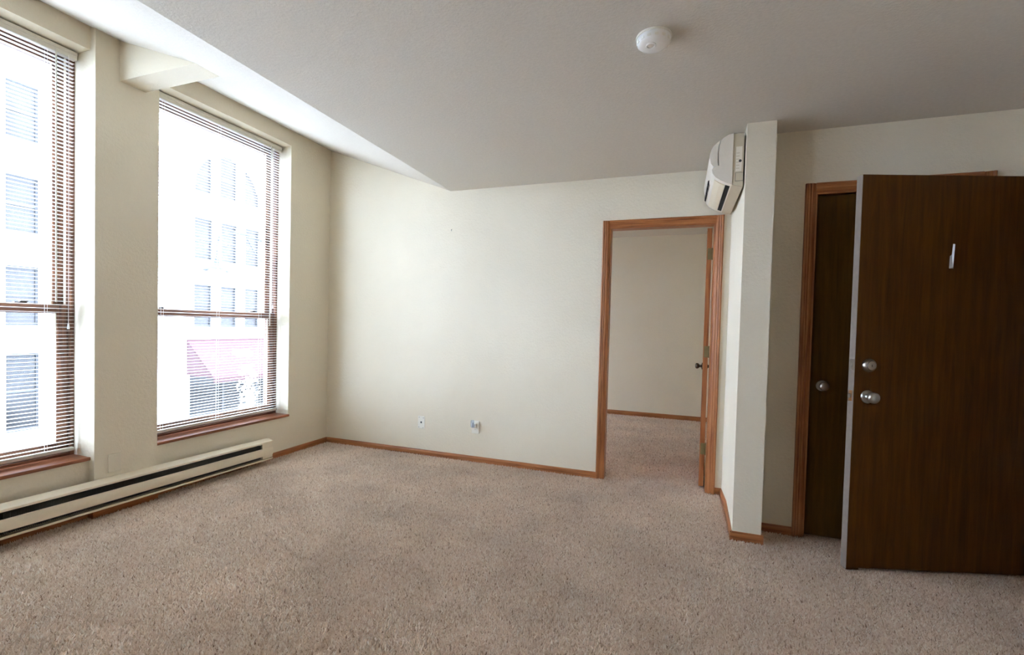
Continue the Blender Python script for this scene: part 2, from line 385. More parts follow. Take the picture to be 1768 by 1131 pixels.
# ------------------------------------------------------------------ knobs
def knob(name, origin, ndir, mat, parent, scale=1.0, label=None):
    m = frame_at(origin, ndir)
    s = scale
    bm = bmesh.new()
    lathe(bm, [(0.0, -0.0005), (0.031 * s, -0.0005), (0.032 * s, 0.003), (0.029 * s, 0.007), (0.016 * s, 0.010), (0.0125 * s, 0.016), (0.0125 * s, 0.026), (0.019 * s, 0.031),
               (0.0245 * s, 0.037), (0.0265 * s, 0.045), (0.0255 * s, 0.053), (0.021 * s, 0.059), (0.012 * s, 0.0625), (0, 0.063)], m, 28)
    o = obj(name, bm, mat, parent, sm=True)
    if label: o['label'] = label
    return o

# ------------------------------------------------------------------ door_1: bedroom door, standing open past the jamb
HX, HY = 0.2275, YF2 + 0.012
d1 = tag(empty('door_1', (HX, HY, 0)), 'oak bedroom door standing open edge-on inside the doorway', 'door', kind='structure')
ang = math.radians(87.4)
ldir = Vector((math.cos(ang), math.sin(ang), 0)); ndir = Vector((-math.sin(ang), math.cos(ang), 0))     # leaf direction, room-left normal
TH = 0.035; GAP = 0.010
def leaf_box(parent, name, o, l0, l1, n0, n1, z0, z1, mat, bev=0.001):
    bm = bmesh.new(); vs = box(bm, l0, l1, n0, n1, z0, z1, bev=bev)
    lx, nx = leaf_box.l, leaf_box.n
    for v in bm.verts:
        c = v.co.copy(); v.co = Vector(o) + lx * c.x + nx * c.y + Vector((0, 0, c.z))
    return obj(name, bm, mat, parent)
leaf_box.l, leaf_box.n = ldir, ndir
O1 = Vector((HX, HY, 0))
leaf_box(d1, 'door_panel', O1, 0.0, 0.76, GAP, GAP + TH, 0.012, 2.022, 'trimZ')
for z in (0.307, 1.065, 1.823):
    hg = leaf_box(d1, 'hinge', O1, -0.0025, 0.0, -0.002, GAP + TH - 0.006, z - 0.044, z + 0.044, 'olivebrass', 0.0)
    bm = bmesh.new(); tube(bm, [O1 + ndir * 0.003 + ldir * 0.004 + Vector((0, 0, z - 0.046)), O1 + ndir * 0.003 + ldir * 0.004 + Vector((0, 0, z + 0.046))], 0.005)
    obj('hinge_pin', bm, 'olivebrass', hg, sm=True)
knob('knob', O1 + ldir * 0.70 + ndir * (GAP + TH) + Vector((0, 0, 0.903)), ndir, 'darkmetal', d1)
knob('knob', O1 + ldir * 0.70 + ndir * GAP + Vector((0, 0, 0.903)), -ndir, 'darkmetal', d1)

# ------------------------------------------------------------------ door_2: closed closet door
d2 = tag(empty('door_2', ((KL + KR) / 2, 3.245, 0)), 'dark flush closet door, closed, behind the open entry door', 'door', kind='structure')
obj('door_panel', B(KL + 0.0145, KR - 0.0145, 3.234, 3.269, 0.012, KT - 0.0145, bev=0.0012), 'closetdoor', d2)
knob('knob', (0.815, 3.2335, 0.9176), (0, -1, 0), 'nickel', d2)

# ------------------------------------------------------------------ door_3: entry door standing open
DA = 0.3027; DX, DY = 0.8609, 2.8496
leaf_box.l = Vector((math.cos(DA), math.sin(DA), 0)); leaf_box.n = Vector((math.sin(DA), -math.cos(DA), 0))   # along the leaf, towards the viewer
O3 = Vector((DX, DY, 0))
d3 = tag(empty('door_3', O3 + leaf_box.l * 0.457), 'dark brown flush entry door standing half open with metal numeral', 'door', kind='structure')
leaf_box(d3, 'door_panel', O3, 0.0, 0.906, -0.0445, 0.0, 0.0125, 2.048, 'door')
tag(leaf_box(d3, 'edge_strip', O3, -0.0016, -0.0001, -0.0435, -0.0008, 0.005, 2.047, 'dooredge', 0.0), 'door edge in a grey that holds the window light')
leaf_box(d3, 'door_sweep', O3, 0.0, 0.062, -0.0445, -0.0006, 0.002, 0.0123, 'door', 0.0)
fp = leaf_box(d3, 'latch_plate', O3, -0.0028, -0.0017, -0.0345, -0.0105, 0.882, 0.938, 'brass', 0.0)
lb = leaf_box(d3, 'latch_bolt', O3, -0.013, -0.0029, -0.029, -0.016, 0.899, 0.919, 'nickel', 0.002)
fp2 = leaf_box(d3, 'deadbolt_plate', O3, -0.0026, -0.0017, -0.0345, -0.0105, 1.043, 1.099, 'nickel', 0.0)
k3 = knob('knob', O3 + leaf_box.l * 0.068 + Vector((0, 0, 0.909)), leaf_box.n, 'nickel', d3, 1.08)
bm = bmesh.new()
lathe(bm, [(0, -0.0005), (0.034, -0.0005), (0.035, 0.004), (0.033, 0.012), (0.026, 0.019), (0.022, 0.022), (0.0215, 0.026), (0.0, 0.0268)], frame_at(O3 + leaf_box.l * 0.067 + Vector((0, 0, 1.071)), leaf_box.n), 28)
db = obj('deadbolt', bm, 'nickel', d3, sm=True)
leaf_box(db, 'keyhole', O3, 0.0655, 0.0685, 0.0266, 0.0274, 1.065, 1.077, 'black', 0.0)
# numeral "1" in brushed metal: slim stem with a broader foot
bm = bmesh.new()
pts = [(0.443, 1.577), (0.464, 1.577), (0.4655, 1.702), (0.457, 1.702), (0.4535, 1.648), (0.4445, 1.640)]
# ridged front: the left facet faces the windows
base_ = [bm.verts.new((l, 0.0003, z)) for l, z in pts]
r0, r1 = bm.verts.new((0.4545, 0.0095, 1.580)), bm.verts.new((0.4600, 0.0095, 1.698))
bm.faces.new(base_)
for q in ((base_[0], base_[1], r0), (base_[1], base_[2], r1, r0), (base_[2], base_[3], r1), (base_[3], base_[4], r1), (base_[4], base_[5], r0, r1), (base_[5], base_[0], r0)): bm.faces.new(q)
for v in bm.verts:
    c = v.co.copy(); v.co = O3 + leaf_box.l * c.x + leaf_box.n * c.y + Vector((0, 0, c.z))
bmesh.ops.recalc_face_normals(bm, faces=bm.faces)
tag(obj('numeral', bm, 'numeral', d3), 'slim metal numeral one')
for z in (0.25, 1.03, 1.83):
    leaf_box(d3, 'hinge', O3, 0.9062, 0.921, -0.012, 0.010, z - 0.05, z + 0.05, 'nickel', 0.003)
# entry frame in the right wall (at the hinge side of the door)
t3 = tag(empty('trim_3', (XR + 0.05, 2.67, 0)), 'oak jamb of the entry doorway in the right wall', 'door frame', kind='structure')
for y0, y1 in ((2.20, 2.218), (3.127, 3.145)):
    obj('jamb', B(XR - 0.003, XR + 0.123, y0, y1, -0.01, 2.06, bev=0.001), 'trimZ', t3)
obj('jamb', B(XR - 0.003, XR + 0.123, 2.2185, 3.1265, 2.042, 2.06, bev=0.001), 'trimY', t3)
obj('casing', B(XR - 0.014, XR - 0.0002, 2.145, 2.2, -0.01, 2.115, bev=0.003), 'trimZ', t3)
obj('casing', B(XR - 0.014, XR - 0.0002, 2.2005, 3.145, 2.06, 2.115, bev=0.003), 'trimY', t3)

# ------------------------------------------------------------------ windows (double hung)
def ring(parent, name, x0, x1, y0, y1, z0, z1, st, top, bot, mZ, mY, bev=0.002):
    """sash: two stiles, two rails as sub-parts"""
    e = parent
    obj(name + '_stile', B(x0, x1, y0, y0 + st, z0, z1, bev=bev), mZ, e); obj(name + '_stile', B(x0, x1, y1 - st, y1, z0, z1, bev=bev), mZ, e)
    obj(name + '_rail', B(x0, x1, y0 + st, y1 - st, z0, z0 + bot, bev=bev), mY, e); obj(name + '_rail', B(x0, x1, y0 + st, y1 - st, z1 - top, z1, bev=bev), mY, e)
def window(name, ya, yb, label, detail=True):
    e = tag(empty(name, (XW - 0.1, (ya + yb) / 2, SILL)), label, 'window', kind='structure')
    xf0, xf1 = XW - 0.275, XW - 0.145        # frame depth: -3.626 .. -3.496
    t = 0.020
    z0, z1 = SILL, HEAD
    obj('frame_jamb', B(xf0, xf1, ya + 0.0005, ya + t, z0, z1 - 0.0005, bev=0.001), 'sashZ', e)
    obj('frame_jamb', B(xf0, xf1, yb - t, yb - 0.0005, z0, z1 - 0.0005, bev=0.001), 'sashZ', e)
    obj('frame_head', B(xf0, xf1, ya + t, yb - t, z1 - 0.030, z1 - 0.0005, bev=0.001), 'sashY', e)
    obj('frame_sill', B(xf0, xf1, ya + t, yb - t, z0 + 0.0005, z0 + 0.035, bev=0.001), 'sashY', e)
    if detail:
        for y0, y1 in ((ya + t, ya + t + 0.006), (yb - t - 0.006, yb - t)):
            obj('jamb_liner', B(-3.556, -3.536, y0, y1, 1.29, z1 - 0.03), 'liner', e)
            obj('sash_track', B(-3.535, -3.520, y0 + 0.002, y1, 1.29, z1 - 0.03), 'sashZ', e)
            obj('track_shade', B(-3.580, -3.5565, y0 + 0.002, y1, 1.29, z1 - 0.03), 'trackshade', e)  # dark strip for the shade in the sash channel
    a, b = ya + t + 0.0005, yb - t - 0.0005
    zm0, zm1 = 1.234, 1.288
    lo = obj('lower_sash', B(-3.552, -3.514, a, a + 0.056, z0 + 0.036, zm1, bev=0.002), 'sashZ', e)
    obj('stile', B(-3.552, -3.514, b - 0.056, b, z0 + 0.036, zm1, bev=0.002), 'sashZ', lo)
    obj('rail', B(-3.552, -3.514, a + 0.056, b - 0.056, z0 + 0.036, z0 + 0.105, bev=0.002), 'sashY', lo)
    obj('rail', B(-3.552, -3.514, a + 0.056, b - 0.056, zm0, zm1, bev=0.002), 'sashY', lo)
    obj('pane', B(-3.536, -3.531, a + 0.05, b - 0.05, z0 + 0.10, zm0 + 0.005), 'glass', lo)
    if detail:
        for y0, y1 in ((a + 0.056, a + 0.062), (b - 0.062, b - 0.056)):
            obj('glazing_bead', B(-3.530, -3.522, y0, y1, z0 + 0.105, zm0), 'liner', lo)
    us = obj('upper_sash', B(-3.595, -3.557, a, a + 0.056, zm0 - 0.002, z1 - 0.031, bev=0.002), 'sashZ', e)
    obj('stile', B(-3.595, -3.557, b - 0.056, b, zm0 - 0.002, z1 - 0.031, bev=0.002), 'sashZ', us)
    obj('rail', B(-3.595, -3.557, a + 0.056, b - 0.056, zm0 - 0.002, zm1 - 0.004, bev=0.002), 'sashY', us)
    obj('rail', B(-3.595, -3.557, a + 0.056, b - 0.056, z1 - 0.085, z1 - 0.031, bev=0.002), 'sashY', us)
    obj('pane', B(-3.579, -3.574, a + 0.05, b - 0.05, zm1 - 0.01, z1 - 0.08), 'glass', us)
    if detail:
        for y0, y1 in ((a + 0.056, a + 0.062), (b - 0.062, b - 0.056)):
            obj('glazing_bead', B(-3.573, -3.565, y0, y1, zm1 - 0.004, z1 - 0.085), 'liner', us)
        for f in (0.14, 0.80):
            y = ya + (yb - ya) * f
            lk = obj('sash_lock', B(-3.550, -3.526, y - 0.028, y + 0.028, zm1, zm1 + 0.006, bev=0.002), 'darkmetal', e)
            obj('lock_lever', B(-3.542, -3.520, y - 0.006, y + 0.030, zm1 + 0.0062, zm1 + 0.013, bev=0.002), 'darkmetal', lk)
    # wooden stool: sits in the opening and noses out over the wall
    obj('sill_board', B(-3.496, XW + 0.020, ya + 0.0008, yb - 0.0008, SILL + 0.0005, SILL + 0.021, bev=0.004, seg=2), 'sill', e)
    return e
window('window_1', *W1, 'tall double-hung wood window cut off by the left picture edge')
window('window_2', *W2, 'tall double-hung wood window right of the pillar, red awning outside')
window('window_added_4', *W0, 'unseen double-hung wood window beside the viewer, added for more daylight', False)  # out of view, put in to raise the daylight on the far wall
window('window_3', 5.02, 5.86, 'unseen bedroom window added to light the room behind the far wall', False)  # out of view, width tuned for the bedroom's light level

# ------------------------------------------------------------------ mini blinds
def slat_mesh(length, tilt):
    bm = bmesh.new(); half = 0.0125; n = 4; rows = []
    for k in range(n + 1):
        t = -half + 2 * half * k / n
        zz = 0.0018 * (1 - (t / half) ** 2)
        x = t * math.cos(tilt) - zz * math.sin(tilt); z = t * math.sin(tilt) + zz * math.cos(tilt)
        rows.append([bm.verts.new((x, s * length / 2, z + dz)) for dz in (0, -0.0005) for s in (-1, 1)])
    for A, Bq in zip(rows, rows[1:]):
        bm.faces.new((A[0], Bq[0], Bq[1], A[1])); bm.faces.new((A[2], A[3], Bq[3], Bq[2]))
    for q in (rows[0], rows[-1]): bm.faces.new((q[0], q[1], q[3], q[2]))
    bmesh.ops.recalc_face_normals(bm, faces=bm.faces)
    me = bpy.data.meshes.new('slat'); bm.to_mesh(me); bm.free(); me.materials.append(M['slat'])
    smooth(me, 40)
    return me
def blind(ya, yb, label, wand_y, cord_y, wand_z, cord_z, ladders):
    XB = -3.468
    y0, y1 = ya + 0.012, yb - 0.018
    e = tag(empty('window_blind', (XB, (ya + yb) / 2, 0.39)), label, 'blind', 'white mini blinds on the tall windows')
    # headrail with lip
    bm = bmesh.new(); prism(bm, [(XB - 0.020, 2.752), (XB - 0.020, 2.798), (XB + 0.016, 2.798), (XB + 0.020, 2.794), (XB + 0.020, 2.779), (XB + 0.0165, 2.776), (XB + 0.0165, 2.756), (XB + 0.013, 2.752)], 1, y0 - 0.004, y1 + 0.006)
    obj('headrail', bm, 'headrail', e)
    me = slat_mesh(y1 - y0 - 0.006, math.radians(1.6))
    pitch_ = 0.0222; z = 0.440; k = 0
    while z < 2.742:
        s = bpy.data.objects.new('slat', me); COL.objects.link(s); s.parent = e
        s.location = Vector((XB, (y0 + y1) / 2, z)) - Vector(e.location); z += pitch_; k += 1
    obj('bottom_rail', B(XB - 0.012, XB + 0.012, y0 + 0.002, y1 - 0.002, 0.398, 0.420, bev=0.003), 'headrail', e)
    for y in ladders:
        for dx in (-0.0135, 0.0135):
            bm = bmesh.new(); tube(bm, [(XB + dx, y, 0.418), (XB + dx, y, 2.753)], 0.0009, 5); obj('ladder_cord', bm, 'cord', e)
    bm = bmesh.new(); tube(bm, [(XB + 0.026, wand_y, wand_z), (XB + 0.023, wand_y, 2.765)], 0.0042, 6); wd = obj('tilt_wand', bm, 'headrail', e)
    bm = bmesh.new(); tube(bm, [(XB + 0.022, cord_y, cord_z + 0.035), (XB + 0.021, cord_y, 2.76)], 0.0012, 5); lc = obj('lift_cord', bm, 'cord', e)
    bm = bmesh.new(); lathe(bm, [(0, 0), (0.006, 0.0), (0.0065, 0.006), (0.004, 0.03), (0.0015, 0.036), (0, 0.036)], Matrix.Translation((XB + 0.022, cord_y, cord_z)), 10); obj('tassel', bm, 'cord', lc, sm=True)
    return e
blind(*W1, 'white mini blind on the window at the left edge', 1.655, 1.715, 1.30, 1.14, (0.75, 1.19, 1.62))
blind(*W0, 'unseen white mini blind on the added window beside the viewer', 0.13, 0.19, 1.30, 1.14, (-0.78, -0.34, 0.10))  # added to soften the sky light this opening throws on the carpet
blind(*W2, 'white mini blind on the window right of the pillar', 3.165, 3.200, 1.17, 1.33, (2.265, 2.69, 3.085))

# ------------------------------------------------------------------ electric baseboard heater
HB, HF = XP + 0.0004, -3.238
hy0, hy1 = 0.60, 3.028
tilt = lambda y: -0.0125 * (y - 1.35)
def hprism(pts, a0, a1):
    bm = bmesh.new(); prism(bm, pts, 1, a0, a1)
    for v in bm.verts: v.co.z += tilt(v.co.y)
    return bm
h = tag(empty('baseboard_heater', (HB, (hy0 + hy1) / 2, 0.05)), 'long cream electric baseboard heater low on the window wall', 'heater')
obj('back_plate', hprism([(HB, 0.062), (HB + 0.004, 0.062), (HB + 0.004, 0.232), (HB, 0.232)], hy0, hy1 - 0.012), 'heater', h)
obj('top_cover', hprism([(HB + 0.0042, 0.232), (HB + 0.0042, 0.226), (HF - 0.004, 0.213), (HF - 0.004, 0.203), (HF, 0.203), (HF, 0.2145), (HF - 0.003, 0.2175)], hy0, hy1), 'heater', h)
obj('front_panel', hprism([(HF - 0.008, 0.163), (HF - 0.001, 0.161), (HF + 0.004, 0.150), (HF + 0.006, 0.135), (HF + 0.005, 0.115), (HF, 0.099), (HF - 0.003, 0.099), (HF + 0.001, 0.115), (HF + 0.002, 0.135), (HF, 0.149), (HF - 0.004, 0.157), (HF - 0.010, 0.160)], hy0, hy1 - 0.002), 'heater', h, sm=True)
obj('bottom_pan', hprism([(HB + 0.0042, 0.060), (HF - 0.002, 0.060), (HF + 0.003, 0.063), (HF + 0.003, 0.074), (HF, 0.074), (HF, 0.065), (HB + 0.0042, 0.065)], hy0, hy1 - 0.003), 'heater', h)
obj('end_plate', hprism([(HB + 0.0044, 0.066), (HF - 0.001, 0.078), (HF - 0.001, 0.094), (HF - 0.0045, 0.17), (HF - 0.005, 0.1975), (HF - 0.005, 0.212), (HB + 0.0044, 0.224)], hy1 - 0.104, hy1 - 0.004), 'heater', h)
# finned element inside: many thin aluminium plates, seen dark through the slots
bm = bmesh.new()
y = hy0 + 0.05
while y < hy1 - 0.11:
    box(bm, HB + 0.008, HF - 0.009, y, y + 0.0016, 0.082, 0.192); y += 0.0085
for v in bm.verts: v.co.z += tilt(v.co.y)
fin = tag(obj('heating_fins', bm, 'fin', h), kind='stuff')
bm = bmesh.new(); tube(bm, [((HB + HF) / 2, hy0 + 0.02, 0.135 + tilt(hy0)), ((HB + HF) / 2, hy1 - 0.11, 0.135 + tilt(hy1))], 0.011); obj('element_tube', bm, 'fin', h, sm=True)

# ------------------------------------------------------------------ wall air conditioner
ac = tag(empty('air_conditioner', (0.335, 3.40, 2.10)), 'cream wall-mounted split air conditioner above the bedroom doorway', 'air conditioner')
A0, A1 = 3.052, 3.762
obj('mount_plate', B(0.3275, 0.3325, A0 + 0.02, A1 - 0.02, 2.13, 2.37), 'darkgrey', ac)
ch = obj('chassis', P([(0.3270, 2.086), (0.3270, 2.400), (0.300, 2.404), (0.2685, 2.404), (0.2685, 2.102), (0.30, 2.093)], 1, A0 + 0.006, A1 - 0.006), 'acbeige', ac)
def chbox(name, x0, x1, z0, z1, mat, d=0.0012, bev=0.0, par=ch):
    return obj(name, B(x0, x1, A0 + 0.006 - d, A0 + 0.0059, z0, z1, bev=bev), mat, par)
sp = chbox('service_label', 0.285, 0.318, 2.180, 2.325, 'acwhite', 0.0010)
for i in range(6): chbox('label_line', 0.287, 0.305, 2.195 + i * 0.018, 2.199 + i * 0.018, 'acbeige', 0.0016, par=sp)
bm = bmesh.new(); lathe(bm, [(0, 0), (0.008, 0), (0.008, 0.002), (0, 0.002)], frame_at((0.3085, A0 + 0.0048, 2.240), (0, -1, 0)), 16); obj('port', bm, 'darkgrey', ch)
hb_ = chbox('hatch_rim', 0.284, 0.3262, 2.122, 2.172, 'darkgrey', 0.0012); chbox('hatch', 0.2862, 0.3262, 2.124, 2.170, 'acbeige', 0.0026, par=hb_)
# rounded cover with an outlet slot in its belly
cov = [(0.268, 2.4055), (0.240, 2.398), (0.215, 2.384), (0.201, 2.370), (0.193, 2.34), (0.1905, 2.30), (0.192, 2.25), (0.194, 2.222), (0.163, 2.212), (0.155, 2.198), (0.161, 2.174), (0.178, 2.152), (0.205, 2.132), (0.236, 2.1155)]
tail = [(0.262, 2.105), (0.268, 2.103)]
slot = [(0.238, 2.150), (0.260, 2.140)]
obj('cover', P(cov + tail, 1, A0, A0 + 0.045), 'acwhite', ac, sm=True)
obj('cover', P(cov + slot + tail, 1, A0 + 0.045, A1 - 0.035), 'acwhite', ac, sm=True)
obj('cover', P(cov + tail, 1, A1 - 0.035, A1), 'acwhite', ac, sm=True)
obj('air_outlet', P([(0.2372, 2.1175), (0.239, 2.1495), (0.2595, 2.1395), (0.2615, 2.1075)], 1, A0 + 0.0455, A1 - 0.0355), 'black', ac)  # slot filled with black in place of its inner shade
obj('louvre', P([(0.174, 2.156), (0.174, 2.152), (0.204, 2.1275), (0.232, 2.1130), (0.232, 2.1172), (0.205, 2.1318)], 1, A0 + 0.05, A1 - 0.04), 'cream', ac)
fpn = obj('front_panel', P([(0.1955, 2.371), (0.1875, 2.34), (0.185, 2.30), (0.1865, 2.25), (0.1895, 2.2225), (0.176, 2.2175), (0.160, 2.222), (0.149, 2.238), (0.1425, 2.27), (0.142, 2.298), (0.149, 2.322), (0.160, 2.340), (0.178, 2.358)], 1, A0 + 0.004, A1 - 0.004), 'acwhite', ac, sm=True)
for i in range(4):
    ya_ = 3.30 + i * 0.108
    obj('intake_vent', P([(0.1545, 2.212), (0.1465, 2.206), (0.1465, 2.186), (0.1545, 2.180)], 1, ya_, ya_ + 0.092), 'black', ac)  # raised black blocks stand for the shade inside the vents

# ------------------------------------------------------------------ smoke detector
sx, sy = -0.137, 2.022
sd = tag(empty('smoke_detector', (sx, sy, ZC)), 'round white smoke detector on the ceiling', 'smoke detector')
dn = frame_at((sx, sy, ZC), (0, 0, -1), (1, 0, 0))
bm = bmesh.new(); lathe(bm, [(0, 0.0), (0.071, 0.0), (0.072, 0.003), (0.071, 0.0085), (0.066, 0.009), (0, 0.009)], dn, 40); obj('mount_ring', bm, 'plate', sd, sm=True)
bm = bmesh.new(); lathe(bm, [(0, 0.009), (0.0685, 0.009), (0.069, 0.018), (0.066, 0.028), (0.058, 0.035), (0.045, 0.038), (0, 0.0385)], dn, 40); bd = obj('body', bm, 'white', sd, sm=True)
bm = bmesh.new(); lathe(bm, [(0.014, 0.0384), (0.021, 0.0384), (0.0215, 0.0425), (0.019, 0.0445), (0.0145, 0.0435), (0.0138, 0.0384)], frame_at((sx - 0.010, sy - 0.012, ZC), (0, 0, -1), (1, 0, 0)), 24); obj('button_rim', bm, 'white', bd, sm=True)
bm = bmesh.new(); lathe(bm, [(0, 0.0386), (0.013, 0.0386), (0.0128, 0.041), (0, 0.0415)], frame_at((sx - 0.010, sy - 0.012, ZC), (0, 0, -1), (1, 0, 0)), 20); obj('test_button', bm, 'plate', bd, sm=True)
for i in range(14):
    a = 2 * math.pi * i / 14
    m = frame_at((sx + 0.0655 * math.cos(a), sy + 0.0655 * math.sin(a), ZC - 0.025), (math.cos(a), math.sin(a), -0.35), (0, 0, 1))
    bm = bmesh.new(); box(bm, -0.0045, 0.0045, -0.0075, 0.0075, -0.001, 0.0022); bmesh.ops.transform(bm, matrix=m, verts=bm.verts); obj('vent_slot', bm, 'plate', bd)

# ------------------------------------------------------------------ wall plates
def screw(parent, p, n, mat='darkgrey', r=0.0034):
    bm = bmesh.new(); lathe(bm, [(0, 0), (r, 0), (r * 0.8, 0.0012), (0, 0.0015)], frame_at(p, n), 10); return obj('screw', bm, mat, parent)
# phone jack plate
px, pz = -2.2465, 0.302
jk = tag(empty('wall_plate', (px, YF, pz)), 'ivory phone jack plate on the far wall, left of the plugged-in outlet', 'wall plate')
obj('plate', B(px - 0.036, px + 0.036, YF - 0.0065, YF - 0.0002, pz - 0.058, pz + 0.058, bev=0.003, seg=2), 'plate', jk)
obj('jack', B(px - 0.008, px + 0.008, YF - 0.0078, YF - 0.0066, pz - 0.008, pz + 0.008), 'darkgrey', jk)
for dx, dz in ((-0.022, 0.046), (0.022, 0.042), (-0.024, -0.046), (0.020, -0.050)): screw(jk, (px + dx, YF - 0.0066, pz + dz), (0, -1, 0))
# outlet with plug-in night light
px, pz = -1.690, 0.312
ol = tag(empty('power_outlet', (px, YF, pz)), 'ivory power outlet low on the far wall with a night light plugged in', 'outlet')
obj('plate', B(px - 0.036, px + 0.036, YF - 0.0065, YF - 0.0002, pz - 0.058, pz + 0.058, bev=0.003, seg=2), 'plate', ol)
for dz in (0.020, -0.022):
    bm = bmesh.new(); lathe(bm, [(0, 0), (0.0165, 0), (0.016, 0.0018), (0, 0.002)], frame_at((px, YF - 0.0066, pz + dz), (0, -1, 0)), 20); rc = obj('receptacle', bm, 'plate', ol)
    for dx in (-0.0055, 0.0055): obj('slot', B(px + dx - 0.001, px + dx + 0.001, YF - 0.0091, YF - 0.0087, pz + dz - 0.003, pz + dz + 0.005), 'darkgrey', rc)
screw(ol, (px, YF - 0.0066, pz - 0.001), (0, -1, 0), 'nickel')
nl = tag(empty('night_light', (px - 0.008, YF - 0.03, pz + 0.02)), 'small clear and white night light plugged into the outlet', 'night light')
obj('plug_body', B(px - 0.026, px + 0.010, YF - 0.034, YF - 0.0093, pz - 0.004, pz + 0.034, bev=0.005, seg=2), 'white', nl)
bm = bmesh.new(); lathe(bm, [(0, 0.0), (0.013, 0.0), (0.0155, 0.008), (0.0165, 0.04), (0.0165, 0.056), (0.0135, 0.062), (0, 0.063)], Matrix.Translation((px - 0.010, YF - 0.052, pz + 0.006)), 20); obj('shade', bm, 'nightlight', nl, sm=True)
bm = bmesh.new(); lathe(bm, [(0, 0.0), (0.006, 0.0), (0.008, 0.01), (0.0085, 0.03), (0.005, 0.042), (0, 0.045)], Matrix.Translation((px - 0.010, YF - 0.052, pz + 0.0075)), 14); obj('bulb', bm, 'white', nl, sm=True)
# plate on the pillar
yy, pz = 1.8765, 0.310
bp_ = tag(empty('wall_plate', (XP, yy, pz)), 'blank cream cover plate low on the pillar between the windows', 'wall plate')
obj('plate', B(XP + 0.0002, XP + 0.006, yy - 0.036, yy + 0.036, pz - 0.058, pz + 0.058, bev=0.003, seg=2), 'plateb', bp_)
for dz in (0.042, -0.042): screw(bp_, (XP + 0.0061, yy, pz + dz), (1, 0, 0), 'plateb')
# hook left in the far wall
bm = bmesh.new(); tube(bm, [(-1.9743, YF + 0.002, 2.088), (-1.9743, YF - 0.008, 2.087), (-1.9743, YF - 0.010, 2.079), (-1.9743, YF - 0.006, 2.074)], 0.003, 6)
tag(obj('wall_hook', bm, 'nickel', origin=(-1.9743, YF, 2.08), sm=True), 'tiny nail hook left in the white far wall', 'hook')

# ------------------------------------------------------------------ carpet pile (stuff): leaning tufts over the part of the floor in view
rng = np.random.default_rng(3)
def tufts(x0, x1, y0, y1, step):
    nx, ny = int((x1 - x0) / step), int((y1 - y0) / step)
    gx, gy = np.meshgrid(np.arange(nx), np.arange(ny))
    x = x0 + (gx.ravel() + rng.uniform(0, 1, nx * ny)) * step; y = y0 + (gy.ravel() + rng.uniform(0, 1, nx * ny)) * step
    return x, y
def inside(x, y):
    ok = (x > XW + 0.014) & (x < XR) & (y < YF - 0.013)
    ok &= ~((x > 0.322) & (x < 0.502) & (y > 3.0))
    ok &= ~((x > 0.48) & (y > 3.2055))
    ok &= ~((x < XP + 0.013) & (y > W1[1] - 0.012) & (y < W2[0] + 0.012))
    bed = (y >= YF - 0.013) & (y < YBED - 0.013) & (x > -2.2) & (x < 0.40)
    bed &= ~((y < YF2 + 0.005) & ((x < DL + 0.011) | (x > DR - 0.011)))
    # keep clear of the casing feet
    return ok | bed
X1, Y1 = tufts(-3.35, XR, 0.55, YF2, 0.0070); X2, Y2 = tufts(-2.2, 0.9, YF2, YBED, 0.0110)
X = np.concatenate([X1, X2]); Y = np.concatenate([Y1, Y2])
k = inside(X, Y) & (Y > 0.55)
# view wedge with a generous margin either side
k &= (X > -3.4) & ((X * 0.55 - Y) < 0.0 + 0.3)
X, Y = X[k], Y[k]; n = len(X)
sc = np.where(Y > YF2, 1.35, 1.0)
th = rng.uniform(0, 2 * np.pi, n); lean = rng.uniform(0.002, 0.012, n) * sc
hgt = rng.uniform(0.007, 0.018, n); wd = rng.uniform(0.0032, 0.0056, n) * sc; ba = rng.uniform(0, np.pi, n)
V = np.zeros((n, 4, 3))
for i in range(3):
    V[:, i, 0] = X + wd * np.cos(ba + i * 2.094); V[:, i, 1] = Y + wd * np.sin(ba + i * 2.094); V[:, i, 2] = -0.009
V[:, 3, 0] = X + lean * np.cos(th); V[:, 3, 1] = Y + lean * np.sin(th); V[:, 3, 2] = -0.009 + hgt
idx = np.arange(n)[:, None] * 4
F = np.stack([np.concatenate([idx, idx + 1, idx + 3], 1), np.concatenate([idx + 1, idx + 2, idx + 3], 1), np.concatenate([idx + 2, idx, idx + 3], 1)], 1).reshape(-1, 3)
me = bpy.data.meshes.new('carpet_pile')
me.vertices.add(n * 4); me.vertices.foreach_set('co', V.reshape(-1))
me.loops.add(len(F) * 3); me.loops.foreach_set('vertex_index', F.reshape(-1).astype(np.int32))
me.polygons.add(len(F)); me.polygons.foreach_set('loop_start', np.arange(0, len(F) * 3, 3, dtype=np.int32))
at = me.attributes.new('yarn', 'FLOAT', 'POINT')
yv = np.clip(rng.normal(0.66, 0.25, n), 0, 1)
yb_ = np.repeat(yv[:, None], 4, 1); at.data.foreach_set('value', yb_.reshape(-1).astype(np.float32))
me.update(); me.validate()
me.materials.append(M['pile'])
pile = bpy.data.objects.new('carpet_pile', me); COL.objects.link(pile)
pile.parent = fl; pile.location = -Vector(fl.location)
tag(pile, 'beige and brown twisted carpet pile', kind='stuff')

